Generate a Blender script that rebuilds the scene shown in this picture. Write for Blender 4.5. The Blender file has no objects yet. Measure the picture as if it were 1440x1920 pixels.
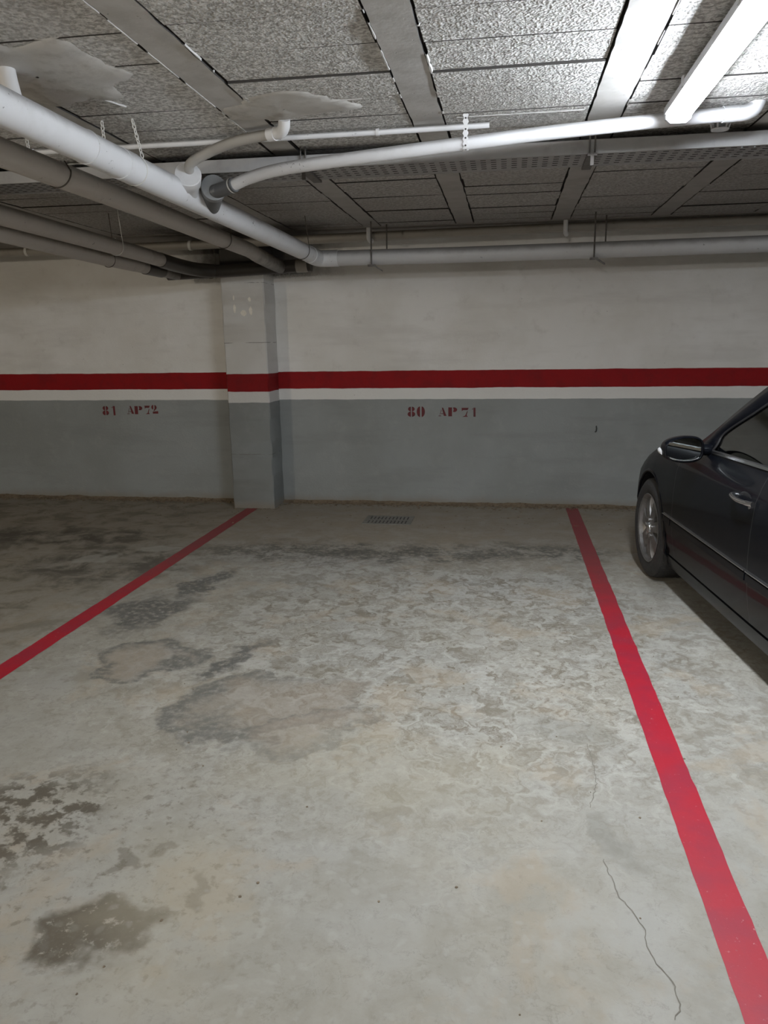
import bpy, bmesh, math, random
from mathutils import Vector, Matrix, noise
R = random.Random(7)
C = bpy.context.scene.collection
PI = math.pi
CEIL = 2.46
WALL = 7.16

# ------------------------------------------------------------------ helpers
class MB:
    """collects geometry for ONE mesh object"""
    def __init__(s): s.v = []; s.f = []
    def add(s, vs, fs):
        o = len(s.v); s.v += [tuple(v) for v in vs]; s.f += [tuple(i + o for i in f) for f in fs]
    def box(s, x0, x1, y0, y1, z0, z1):
        s.add([(x0,y0,z0),(x1,y0,z0),(x1,y1,z0),(x0,y1,z0),(x0,y0,z1),(x1,y0,z1),(x1,y1,z1),(x0,y1,z1)],
              [(0,3,2,1),(4,5,6,7),(0,1,5,4),(1,2,6,5),(2,3,7,6),(3,0,4,7)])
    def tube(s, pts, r, n=24, cap=True):
        pts = [Vector(p) for p in pts]; m = len(pts)
        rs = r if isinstance(r, (list, tuple)) else [r] * m
        d0 = (pts[1] - pts[0]).normalized()
        u = d0.orthogonal().normalized(); rings = []
        for i in range(m):
            a = pts[max(i-1, 0)]; b = pts[min(i+1, m-1)]
            d = (b - a).normalized()
            u = (u - d * u.dot(d)).normalized(); w = d.cross(u)
            rings.append([pts[i] + (u * math.cos(2*PI*k/n) + w * math.sin(2*PI*k/n)) * rs[i] for k in range(n)])
        vs = [p for q in rings for p in q]
        fs = [(i*n+k, i*n+(k+1) % n, (i+1)*n+(k+1) % n, (i+1)*n+k) for i in range(m-1) for k in range(n)]
        if cap: fs += [tuple(range(n-1, -1, -1)), tuple((m-1)*n+k for k in range(n))]
        s.add(vs, fs)
    def lathe(s, prof, o, axis, n=32, close=False):
        """prof: list of (distance along axis, radius)"""
        o = Vector(o); d = Vector(axis).normalized(); u = d.orthogonal().normalized(); w = d.cross(u)
        m = len(prof); vs = []
        for (t, r) in prof:
            for k in range(n):
                a = 2*PI*k/n
                vs.append(o + d*t + (u*math.cos(a) + w*math.sin(a))*max(r, 1e-5))
        fs = [(i*n+k, i*n+(k+1) % n, ((i+1) % m)*n+(k+1) % n, ((i+1) % m)*n+k) for i in range(m if close else m-1) for k in range(n)]
        s.add(vs, fs)
    def grid(s, rows):
        nr, nc = len(rows), len(rows[0])
        s.add([p for r in rows for p in r], [(i*nc+j, i*nc+j+1, (i+1)*nc+j+1, (i+1)*nc+j) for i in range(nr-1) for j in range(nc-1)])
    def poly(s, pts): s.add(pts, [tuple(range(len(pts)))])
    def prism(s, pts, off):
        """closed prism from a planar polygon and an offset vector"""
        n = len(pts); off = Vector(off); a = [Vector(p) for p in pts]; b = [p + off for p in a]
        s.add(a + b, [tuple(range(n-1, -1, -1)), tuple(range(n, 2*n))] + [(i, (i+1) % n, n+(i+1) % n, n+i) for i in range(n)])
    def build(s, name, mat, parent=None, smooth=None, bevel=0, merge=False):
        me = bpy.data.meshes.new(name); me.from_pydata(s.v, [], s.f)
        bm = bmesh.new(); bm.from_mesh(me)
        if merge: bmesh.ops.remove_doubles(bm, verts=bm.verts, dist=1e-5)
        bmesh.ops.recalc_face_normals(bm, faces=bm.faces)
        if smooth is not None: sharpen(bm, smooth)
        bm.to_mesh(me); bm.free()
        me.materials.append(mat)
        o = bpy.data.objects.new(name, me); C.objects.link(o)
        if parent is not None: o.parent = parent
        if bevel:
            b = o.modifiers.new('bevel', 'BEVEL'); b.width = bevel; b.segments = 2; b.limit_method = 'ANGLE'
        return o

def sharpen(bm, ang):
    t = math.radians(ang)
    for f in bm.faces: f.smooth = True
    for e in bm.edges:
        e.smooth = not (len(e.link_faces) == 2 and e.calc_face_angle(0) > t)

def spline(pts, sub=6):
    pts = [Vector(p) for p in pts]; out = []
    for i in range(len(pts)-1):
        p0 = pts[max(i-1, 0)]; p1 = pts[i]; p2 = pts[i+1]; p3 = pts[min(i+2, len(pts)-1)]
        for k in range(sub):
            t = k/sub
            out.append(0.5*((2*p1) + (p2-p0)*t + (2*p0-5*p1+4*p2-p3)*t*t + (3*p1-p0-3*p2+p3)*t**3))
    out.append(pts[-1]); return out

def lerp(tab, x):
    """piecewise linear with smoothing; tab sorted ascending by x"""
    if x <= tab[0][0]: return tab[0][1]
    for (a, b), (c, d) in zip(tab, tab[1:]):
        if x <= c: return b + (d-b)*(x-a)/(c-a)
    return tab[-1][1]

def thing(name, label, cat, loc=(0,0,0), rz=0, group=None):
    o = bpy.data.objects.new(name, None); C.objects.link(o); o.empty_display_size = .1
    o.location = loc; o.rotation_euler = (0, 0, rz)
    return tag(o, label, cat, group)
def tag(o, label, cat, group=None, kind=None):
    o['label'] = label; o['category'] = cat
    if group: o['group'] = group
    if kind: o['kind'] = kind
    return o
def struct(o): o['kind'] = 'structure'; return o

# ------------------------------------------------------------------ materials
class NT:
    def __init__(s, name):
        s.m = bpy.data.materials.new(name); s.m.use_nodes = True
        s.t = s.m.node_tree; s.n = s.t.nodes; s.l = s.t.links
        s.b = s.n['Principled BSDF']; s.geo = None
    def node(s, typ, **kw):
        x = s.n.new(typ)
        for k, v in kw.items(): setattr(x, k, v)
        return x
    def pos(s):
        if s.geo is None: s.geo = s.node('ShaderNodeNewGeometry')
        return s.geo.outputs['Position']
    def obj(s): return s.node('ShaderNodeTexCoord').outputs['Object']
    def put(s, v, sock):
        if isinstance(v, bpy.types.NodeSocket): s.l.new(v, sock)
        elif isinstance(v, (tuple, list)) and len(v) == 3 and sock.type == 'RGBA': sock.default_value = (*v, 1)
        else: sock.default_value = v
    def noise(s, vec, scale, detail=4, rough=.55, dist=0):
        x = s.node('ShaderNodeTexNoise'); s.put(vec, x.inputs['Vector'])
        x.inputs['Scale'].default_value = scale; x.inputs['Detail'].default_value = detail
        x.inputs['Roughness'].default_value = rough; x.inputs['Distortion'].default_value = dist
        return x.outputs['Fac']
    def noisecol(s, vec, scale, detail=3):
        x = s.node('ShaderNodeTexNoise'); s.put(vec, x.inputs['Vector'])
        x.inputs['Scale'].default_value = scale; x.inputs['Detail'].default_value = detail
        return x.outputs['Color']
    def voro(s, vec, scale, feat='F1'):
        x = s.node('ShaderNodeTexVoronoi', feature=feat); s.put(vec, x.inputs['Vector']); x.inputs['Scale'].default_value = scale
        return x.outputs['Distance']
    def math(s, op, a, b=0.0, clamp=False):
        x = s.node('ShaderNodeMath', operation=op, use_clamp=clamp); s.put(a, x.inputs[0]); s.put(b, x.inputs[1]); return x.outputs[0]
    def vmath(s, op, a, b):
        x = s.node('ShaderNodeVectorMath', operation=op); s.put(a, x.inputs[0]); s.put(b, x.inputs[1])
        return x.outputs['Value'] if op in ('LENGTH', 'DOT_PRODUCT', 'DISTANCE') else x.outputs['Vector']
    def rng(s, v, a, b, c=0., d=1., smooth=True):
        x = s.node('ShaderNodeMapRange', interpolation_type='SMOOTHSTEP' if smooth else 'LINEAR')
        for i, q in enumerate((v, a, b, c, d)): s.put(q, x.inputs[i])
        return x.outputs[0]
    def mix(s, fac, a, b, mode='MIX'):
        x = s.node('ShaderNodeMix', data_type='RGBA', blend_type=mode)
        s.put(fac, x.inputs[0]); s.put(a, x.inputs[6]); s.put(b, x.inputs[7]); return x.outputs[2]
    def sep(s, v):
        x = s.node('ShaderNodeSeparateXYZ'); s.put(v, x.inputs[0]); return x.outputs
    def comb(s, x, y, z):
        q = s.node('ShaderNodeCombineXYZ'); s.put(x, q.inputs[0]); s.put(y, q.inputs[1]); s.put(z, q.inputs[2]); return q.outputs[0]
    def bump(s, h, strength, dist=.01):
        x = s.node('ShaderNodeBump'); x.inputs['Strength'].default_value = strength; x.inputs['Distance'].default_value = dist
        s.put(h, x.inputs['Height']); s.l.new(x.outputs[0], s.b.inputs['Normal'])
    def set(s, **kw):
        al = dict(col='Base Color', rough='Roughness', metal='Metallic', spec='Specular IOR Level', coat='Coat Weight', coatr='Coat Roughness',
                  emit='Emission Color', estr='Emission Strength', trans='Transmission Weight', ior='IOR', alpha='Alpha')
        for k, v in kw.items(): s.put(v, s.b.inputs[al[k]])
        return s.m

def plain(name, col, rough=.5, metal=0., **kw):
    t = NT(name); return t.set(col=col, rough=rough, metal=metal, **kw)

def grime(name, col, dirt, rough=.5, scale=9, lo=.45, hi=.75, metal=0., bump=.0, drop=0.35):
    """base colour with noise grime"""
    t = NT(name); p = t.obj()
    n = t.noise(p, scale, 6, .65); m = t.noise(p, scale*.18, 3)
    c = t.mix(t.rng(n, lo, hi), col, dirt)
    c = t.mix(t.math('MULTIPLY', t.rng(m, .35, .7), drop), c, dirt)
    if bump: t.bump(n, bump, .004)
    return t.set(col=c, rough=rough, metal=metal)

# --- floor
def floor_material():
    t = NT('stained_concrete'); p = t.pos()
    xyz = t.sep(p); X, Y = xyz[0], xyz[1]
    w = t.vmath('SUBTRACT', t.noisecol(p, 3.2, 5), (.5, .5, .5))
    w2 = t.vmath('SUBTRACT', t.noisecol(p, 11, 5), (.5, .5, .5))
    def scl(v, k): return t.vmath('MULTIPLY', v, (k, k, 0))
    wp = t.vmath('ADD', t.vmath('ADD', p, scl(w, .5)), scl(w2, .14))
    wf = t.vmath('ADD', t.vmath('ADD', p, scl(w, .22)), scl(w2, .22))
    def blob(cx, cy, rx, ry, rot=0, soft=.25, src=wp):
        mp = t.node('ShaderNodeMapping', vector_type='TEXTURE'); t.put(src, mp.inputs[0])
        mp.inputs['Location'].default_value = (cx, cy, 0); mp.inputs['Rotation'].default_value = (0, 0, math.radians(rot))
        mp.inputs['Scale'].default_value = (rx, ry, 1)
        q = t.vmath('MULTIPLY', mp.outputs[0], (1, 1, 0))
        return t.rng(t.vmath('LENGTH', q, (0,0,0)), 1-soft, 1+soft, 1., 0.)
    A = lambda a, b: t.math('ADD', a, b, True)
    M = lambda a, b: t.math('MULTIPLY', a, b)
    big = t.noise(p, .9, 4, .6); mid = t.noise(p, 4.2, 6, .65, .4); fine = t.noise(p, 26, 6, .7); grit = t.noise(p, 160, 3, .7)
    col = t.mix(t.rng(big, .35, .68), (.43, .425, .395), (.465, .44, .375))
    col = t.mix(M(t.rng(mid, .42, .68), .5), col, (.36, .345, .30))
    col = t.mix(M(t.rng(mid, .56, .36), .4), col, (.50, .505, .49))
    # mottled, flaking zone in the middle of the bay
    zone = blob(-.25, 3.75, 1.35, 1.5, 0, .45)
    stretch = t.vmath('ADD', t.vmath('MULTIPLY', p, (1., .8, 1)), scl(w2, .35))
    flake = t.noise(stretch, 13, 10, .76, .5)
    col = t.mix(M(zone, M(t.rng(flake, .49, .60), .95)), col, (.21, .18, .135))
    col = t.mix(M(zone, M(t.rng(flake, .47, .40), .75)), col, (.60, .59, .555))
    def ridge(sc, wid, dist=.4): return t.rng(t.math('ABSOLUTE', t.math('SUBTRACT', t.noise(stretch, sc, 7, .62, dist), .5)), 0, wid, 1., 0.)
    far = t.rng(t.math('ADD', Y, M(t.math('SUBTRACT', big, .5), 1.5)), 1.9, 3.0)
    calm = t.math('ADD', M(far, .75), .25)
    col = t.mix(M(M(ridge(4.5, .014), M(t.rng(big, .4, .55), far)), .35), col, (.66, .65, .615))
    col = t.mix(M(M(ridge(2.6, .009), t.rng(fine, .4, .55)), .4), col, (.24, .225, .19))
    med = t.noise(stretch, 6.5, 8, .68, .3)
    col = t.mix(M(M(t.rng(med, .51, .63), calm), .55), col, (.27, .245, .20))
    col = t.mix(M(M(t.rng(med, .47, .37), calm), .5), col, (.62, .615, .585))
    col = t.mix(M(M(t.rng(fine, .52, .66), calm), .4), col, (.25, .235, .20))
    tan = t.noise(t.vmath('ADD', p, (7, 3, 0)), 2.2, 5, .65, .3)
    col = t.mix(M(t.rng(tan, .52, .64), .42), col, (.50, .41, .30))
    # darker, browner strip towards the wall and the neighbouring bay
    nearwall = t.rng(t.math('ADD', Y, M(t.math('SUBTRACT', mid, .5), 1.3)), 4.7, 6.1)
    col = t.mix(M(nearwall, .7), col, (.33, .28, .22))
    leftb = t.rng(t.math('ADD', X, M(t.math('SUBTRACT', mid, .5), .6)), -1.95, -2.9)
    col = t.mix(M(leftb, .6), col, (.30, .262, .205))
    col = t.mix(M(M(leftb, t.rng(mid, .48, .62)), .62), col, (.135, .118, .09))
    # tyre-grimed band across the bay
    band = A(A(blob(-1.5, 5.35, .75, .28, 0, .6), blob(-.55, 5.45, .9, .22, 0, .6)), blob(.35, 5.6, .45, .2, 0, .6))
    col = t.mix(M(M(band, t.rng(t.math('ADD', M(fine, .5), M(mid, .5)), .42, .58)), .85), col, (.085, .085, .08))
    lightp = A(blob(-1.3, 5.0, .33, .25, 0, .5), blob(-.1, 4.55, .8, .35, 0, .6))
    col = t.mix(M(lightp, M(t.rng(flake, .55, .42), .5)), col, (.60, .60, .59))
    ld = A(blob(-2.75, 4.9, .55, .45, 0, .5), blob(-3.6, 5.6, .8, .3, 0, .5))
    col = t.mix(M(M(ld, t.rng(mid, .36, .58)), .75), col, (.075, .068, .055))
    lw = A(blob(-2.95, 5.05, .13, .1, 0, .3), blob(-2.6, 5.35, .12, .1, 0, .3))
    col = t.mix(M(lw, .7), col, (.48, .47, .43))
    # dried puddle rings
    grey = (.15, .15, .14)
    r1 = blob(-1.74, 3.33, .25, .235, 30, .10); r1i = blob(-1.74, 3.33, .165, .165, 30, .3)
    r2 = blob(-1.0, 2.92, .42, .29, 15, .07); r2i = blob(-.93, 2.95, .33, .215, 15, .32)
    r3 = blob(-.78, 2.70, .25, .17, 20, .06); r3i = blob(-.78, 2.72, .2, .12, 20, .3)
    for o_, i_, k in ((r1, r1i, .95), (r2, r2i, .85), (r3, r3i, .65)):
        col = t.mix(M(t.math('SUBTRACT', o_, i_, True), M(t.rng(fine, .25, .6), k)), col, grey)
        col = t.mix(M(i_, .45), col, (.37, .305, .245))
    st = A(A(blob(-1.9, 4.55, .09, .3, -10, .3), blob(-2.13, 4.05, .16, .2, -30, .35)), A(blob(-1.32, 3.35, .07, .3, -25, .4), blob(-1.98, 3.9, .12, .3, -20, .4)))
    col = t.mix(M(M(st, t.rng(fine, .3, .55)), .9), col, (.12, .12, .115))
    # dark damp blotches on the near left
    brown = (.105, .088, .064)
    wet1 = blob(-1.05, 1.585, .155, .14, 0, .22, wf)
    wet2 = A(blob(-1.54, 2.03, .24, .27, 20, .5, wf), blob(-1.38, 2.1, .07, .06, 0, .3, wf))
    spots = t.rng(t.noise(t.vmath('ADD', p, scl(w2, .03)), 15, 5, .62), .46, .56)
    col = t.mix(M(M(wet1, t.rng(fine, .33, .46)), .95), col, brown)
    col = t.mix(M(M(wet2, spots), .92), col, brown)
    small = A(A(blob(-.94, 1.67, .035, .05, -30, .2, wf), blob(-.83, 1.76, .03, .06, 30, .4, wf)), A(blob(-1.02, 1.93, .045, .035, 0, .3, wf), blob(-1.12, 1.86, .03, .05, -30, .3, wf)))
    col = t.mix(M(small, .5), col, brown)
    scat = M(blob(-1.2, 1.9, .6, .62, 30, .6), t.rng(t.noise(p, 24, 5, .65), .54, .66))
    col = t.mix(M(scat, .6), col, (.15, .128, .095))
    # grey wear under the crack, yellow hue, mottling in front
    gp = A(blob(.29, 2.82, .17, .1, 0, .5), blob(.33, 2.16, .05, .1, 0, .3))
    col = t.mix(M(gp, .42), col, (.24, .24, .215))
    yel = A(blob(-.4, 2.45, .5, .25, 0, .7), blob(-.9, 1.7, .2, .25, 0, .7))
    col = t.mix(M(yel, .35), col, (.52, .475, .36))
    cell = t.voro(t.vmath('ADD', p, scl(w2, .1)), 19)
    fz = blob(-.4, 1.75, .7, .5, 0, .5)
    col = t.mix(M(fz, M(t.rng(cell, .32, .14), .3)), col, (.56, .56, .54))
    col = t.mix(M(t.rng(fine, .55, .75), .45), col, (.27, .255, .22))
    col = t.mix(M(t.rng(grit, .6, .8), .3), col, (.27, .26, .235))
    t.bump(t.math('ADD', M(fine, .5), M(grit, .35)), .25, .004)
    col = t.mix(1.0, col, (.735, .72, .675), 'MULTIPLY')
    return t.set(col=col, rough=t.rng(mid, .3, .7, .52, .8), spec=.35)

def stripe_paint(t, base_white, base_grey, red, z, wob, zs=(1.0, 1.1025, 1.262)):
    zz = t.math('ADD', z, t.math('MULTIPLY', t.math('SUBTRACT', wob, .5), .012))
    c = t.mix(t.rng(zz, zs[0]-.002, zs[0]+.002), base_grey, base_white)
    rm = t.math('MULTIPLY', t.rng(zz, zs[1]-.002, zs[1]+.002), t.rng(zz, zs[2]+.002, zs[2]-.002))
    return t.mix(rm, c, red)

def wall_material(name, darkened=True, joints=(), zs=(1.0, 1.1025, 1.262), dim=1.0):
    t = NT(name); p = t.pos(); X, Y, Z = t.sep(p)[:3]
    M = lambda a, b: t.math('MULTIPLY', a, b)
    big = t.noise(p, 1.1, 4, .6); mid = t.noise(p, 6, 6, .65); fine = t.noise(p, 55, 5, .7)
    streak = t.noise(t.vmath('MULTIPLY', p, (.6, .6, 3.2)), 2.0, 5, .6)
    white = t.mix(t.rng(big, .38, .66), (.88, .87, .84), (.78, .76, .71))
    white = t.mix(M(t.rng(streak, .47, .70), .32), white, (.58, .555, .515))
    white = t.mix(M(t.rng(mid, .55, .75), .35), white, (.55, .525, .48))
    band_white = t.rng(Z, 1.12, 1.11)
    white = t.mix(M(band_white, .75), white, (.84, .83, .80))
    grey = t.mix(t.rng(big, .35, .68), (.30, .322, .318), (.255, .27, .262))
    grey = t.mix(M(t.rng(mid, .5, .72), .4), grey, (.36, .37, .362))
    grey = t.mix(M(t.rng(streak, .5, .68), .3), grey, (.20, .21, .205))
    red = t.mix(t.rng(mid, .4, .7), (.27, .005, .007), (.21, .006, .008))
    c = stripe_paint(t, white, grey, red, Z, t.noise(p, 5, 3), zs)
    if dim < 1: c = t.mix(1.0, c, (dim, dim, dim), 'MULTIPLY')
    for zj in joints:
        ln = t.rng(t.math('ABSOLUTE', t.math('SUBTRACT', t.math('ADD', Z, M(t.math('SUBTRACT', mid, .5), .012)), zj)), .001, .005, 1., 0.)
        c = t.mix(M(M(ln, t.rng(t.noise(p, 9, 2), .42, .56)), .75), c, (.12, .11, .10))
    specks = t.rng(t.voro(p, 14), .03, .055, 1., 0.)
    c = t.mix(M(M(specks, t.rng(t.noise(p, 3, 2), .55, .62)), .7), c, (.1, .09, .08))
    # dirt splashed at the foot of the wall
    foot = t.rng(t.math('ADD', Z, M(t.math('SUBTRACT', mid, .5), -.12)), .11, .0)
    c = t.mix(M(foot, .6), c, (.22, .18, .13))
    if darkened:   # near-black area on the concrete round the pipe joints
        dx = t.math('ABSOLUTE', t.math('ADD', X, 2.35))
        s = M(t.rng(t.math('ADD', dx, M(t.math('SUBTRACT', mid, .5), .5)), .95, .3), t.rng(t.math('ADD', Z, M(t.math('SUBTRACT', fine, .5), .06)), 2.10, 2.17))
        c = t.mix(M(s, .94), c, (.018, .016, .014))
    t.bump(t.math('ADD', M(fine, .6), M(mid, .8)), .6, .007)
    return t.set(col=c, rough=.78, spec=.25)

def ceiling_material(name, rough=True):
    t = NT(name); p = t.pos()
    M = lambda a, b: t.math('MULTIPLY', a, b)
    big = t.noise(p, 1.3, 4, .6); mid = t.noise(p, 7, 5, .6)
    if rough:
        lump = t.noise(p, 50, 5, .6, .6); peb = t.voro(t.vmath('ADD', p, t.vmath('MULTIPLY', t.noisecol(p, 40), (.012, .012, .012))), 95)
        c = t.mix(t.rng(lump, .38, .62), (.44, .43, .405), (.92, .91, .88))
        c = t.mix(M(t.rng(big, .42, .68), .35), c, (.42, .39, .345))
        t.bump(t.math('ADD', M(lump, .9), M(peb, .6)), 1., .014)
    else:
        pit = t.rng(t.voro(t.vmath('ADD', p, t.vmath('MULTIPLY', t.noisecol(p, 30), (.03, .03, .03))), 30), .05, .13, 1., 0.)
        pitm = M(pit, t.rng(mid, .5, .6))
        c = t.mix(t.rng(mid, .35, .7), (.58, .57, .55), (.45, .44, .415))
        c = t.mix(M(t.rng(big, .42, .68), .35), c, (.45, .425, .385))
        c = t.mix(M(pitm, .6), c, (.19, .185, .18))
        t.bump(t.math('SUBTRACT', M(t.noise(p, 40, 4), .35), pitm), .7, .005)
    Y = t.sep(p)[1]   # painted shade: the tray's shadow darkens the far side behind it
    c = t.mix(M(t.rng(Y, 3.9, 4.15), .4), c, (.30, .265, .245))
    c = t.mix(M(t.rng(Y, 5.7, 6.8), .6), c, (.14, .127, .115))  # colour goes darker again towards the back wall
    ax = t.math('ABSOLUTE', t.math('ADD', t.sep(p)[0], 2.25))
    c = t.mix(M(M(t.rng(t.math('ADD', ax, M(t.math('SUBTRACT', mid, .5), .6)), 1.0, .4), t.rng(Y, 6.0, 6.5)), .85), c, (.03, .027, .024))  # near-black area of the ceiling above the column
    return t.set(col=c, rough=.85, spec=.2)

def pipe_material(name, col, dirt, far=None, topdust=.6):
    """painted plastic pipe: scuffs, dust on the upper side, darker towards far end (far=(y0,y1))"""
    t = NT(name); p = t.pos()
    M = lambda a, b: t.math('MULTIPLY', a, b)
    nz = t.sep(t.geo.outputs['Normal'])[2]
    mid = t.noise(p, 9, 6, .65); sm = t.noise(p, 2.5, 3)
    c = t.mix(M(t.rng(mid, .52, .72), .3), col, dirt)
    c = t.mix(M(t.rng(sm, .45, .7), .25), c, dirt)
    c = t.mix(M(t.rng(t.math('ADD', nz, M(t.math('SUBTRACT', mid, .5), .5)), .05, .75), topdust), c, (.085, .075, .062))
    scr = M(t.rng(t.noise(p, 36, 3, .5, 1.5), .66, .70), t.rng(t.noise(p, 5, 2), .56, .6))
    c = t.mix(M(scr, .75), c, (.10, .10, .10))
    if far:
        Y = t.sep(p)[1]
        c = t.mix(M(t.rng(t.math('ADD', Y, M(t.math('SUBTRACT', mid, .5), 1.0)), far[0], far[1]), .9), c, (.03, .027, .024))
    t.bump(mid, .08, .003)
    return t.set(col=c, rough=.45, spec=.4)

def line_material():
    t = NT('worn_red_line_paint'); p = t.pos(); Y = t.sep(p)[1]
    M = lambda a, b: t.math('MULTIPLY', a, b)
    mid = t.noise(p, 5, 5, .6); fine = t.noise(p, 60, 4, .7)
    c = t.mix(t.rng(mid, .38, .66), (.40, .005, .018), (.32, .010, .028))
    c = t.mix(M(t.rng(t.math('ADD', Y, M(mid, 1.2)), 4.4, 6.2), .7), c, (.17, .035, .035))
    scr = M(t.rng(fine, .63, .70), t.rng(t.noise(p, 4, 2), .45, .6))
    c = t.mix(M(scr, .6), c, (.62, .30, .30))
    c = t.mix(M(t.rng(t.noise(p, 24, 5, .7), .66, .72), .5), c, (.30, .09, .085))
    t.bump(fine, .15, .003)
    return t.set(col=c, rough=.5, spec=.4)

MAT = {}
def mats():
    m = MAT
    m['floor'] = floor_material()
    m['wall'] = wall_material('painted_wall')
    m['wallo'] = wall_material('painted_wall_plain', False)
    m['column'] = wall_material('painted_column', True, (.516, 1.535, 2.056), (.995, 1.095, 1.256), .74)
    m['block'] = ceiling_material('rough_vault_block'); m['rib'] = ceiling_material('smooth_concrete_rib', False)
    m['gap'] = plain('dark_gap', (.04, .037, .034), .95)
    m['bead'] = plain('white_mortar', (.62, .61, .59), .8)
    m['plaster'] = grime('grey_plaster', (.62, .605, .57), (.42, .40, .365), .75, 14, bump=.8)
    m['white'] = pipe_material('white_pipe_paint', (.82, .83, .85), (.64, .64, .62))
    m['wallpipe'] = pipe_material('grey_white_pipe_paint', (.62, .62, .62), (.47, .46, .44))
    m['grey'] = pipe_material('beige_grey_pipe', (.50, .465, .425), (.36, .33, .285), (5.7, 6.8), .7)
    m['darkened'] = pipe_material('near_black_pipe', (.04, .036, .032), (.025, .022, .02), None, .8)  # near-black pipe colour for the runs by the column top
    m['tan'] = pipe_material('dusty_tan_pipe', (.34, .315, .275), (.22, .20, .17))
    m['dark'] = grime('dark_grey_plastic', (.075, .08, .085), (.30, .30, .29), .5, 14, .58, .7, drop=.1)
    m['midgrey'] = grime('grey_plastic', (.25, .265, .275), (.15, .15, .15), .5, 14)
    m['tray'] = grime('painted_tray_steel', (.40, .40, .40), (.28, .275, .27), .5, 5)
    m['steel'] = grime('rusty_steel', (.14, .13, .12), (.05, .04, .035), .55, 20, metal=.6)
    m['chain'] = plain('white_plastic_chain', (.75, .74, .70), .6)
    m['darkchain'] = plain('dark_strap', (.07, .06, .05), .7)
    m['line'] = line_material()
    m['stencil'] = grime('red_stencil_paint', (.13, .006, .010), (.04, .008, .010), .7, 30)
    m['grate'] = grime('dusty_iron_grate', (.19, .185, .16), (.11, .10, .085), .8, 25)
    m['crack'] = plain('crack_shadow', (.17, .155, .125), .95)
    m['crackw'] = plain('crack_chalk', (.55, .36, .35), .95)
    m['debris'] = grime('dry_leaf_dirt', (.20, .15, .095), (.06, .042, .028), .95, 40)
    m['chip'] = grime('bare_mortar_chip', (.90, .87, .78), (.72, .66, .56), .9, 60)
    t = NT('lit_diffuser'); t.set(col=(.9, .92, .95), rough=.4, emit=(.86, .92, 1.), estr=LAMP); m['tube'] = t.m
    m['lamp'] = plain('grey_white_plastic', (.62, .63, .65), .45)
    m['detector'] = plain('white_detector_plastic', (.72, .73, .75), .4)
    # car
    t = NT('dark_metallic_paint'); n = t.noise(t.obj(), 14, 3)
    t.set(col=t.mix(n, (.002, .0023, .0036), (.0035, .004, .0055)), rough=.35, metal=.0, coat=.2, coatr=.03, spec=.06); m['paint'] = t.m
    m['trim'] = plain('black_trim', (.008, .008, .009), .5)
    m['chrome'] = plain('chrome', (.78, .79, .80), .24, 1.)
    m['rubber'] = grime('tyre_rubber', (.014, .014, .015), (.03, .028, .026), .75, 30)
    m['alloy'] = grime('dusty_alloy', (.24, .235, .23), (.11, .105, .10), .36, 12, metal=.7)
    m['lens'] = plain('clear_indicator_lens', (.75, .75, .75), .15)
    m['mirror'] = plain('mirror_silver', (.30, .32, .32), .02, 1.)
    m['inside'] = plain('black_upholstery', (.02, .02, .021), .8)
    m['lampred'] = plain('red_lamp_lens', (.3, .01, .01), .15)
    t = NT('tinted_window_glass'); b = t.b; out = t.n['Material Output']
    tr = t.node('ShaderNodeBsdfTransparent'); tr.inputs[0].default_value = (.46, .50, .49, 1)
    gl = t.node('ShaderNodeBsdfGlossy'); gl.inputs['Roughness'].default_value = .02; gl.inputs[0].default_value = (.9, .95, .95, 1)
    fr = t.node('ShaderNodeFresnel'); fr.inputs[0].default_value = 1.75
    mx = t.node('ShaderNodeMixShader'); t.l.new(fr.outputs[0], mx.inputs[0]); t.l.new(tr.outputs[0], mx.inputs[1]); t.l.new(gl.outputs[0], mx.inputs[2])
    t.l.new(mx.outputs[0], out.inputs[0]); m['glass'] = t.m

LAMP = 140.0
mats()
X0, X1, Y0 = -9.0, 4.6, -7.0

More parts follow.
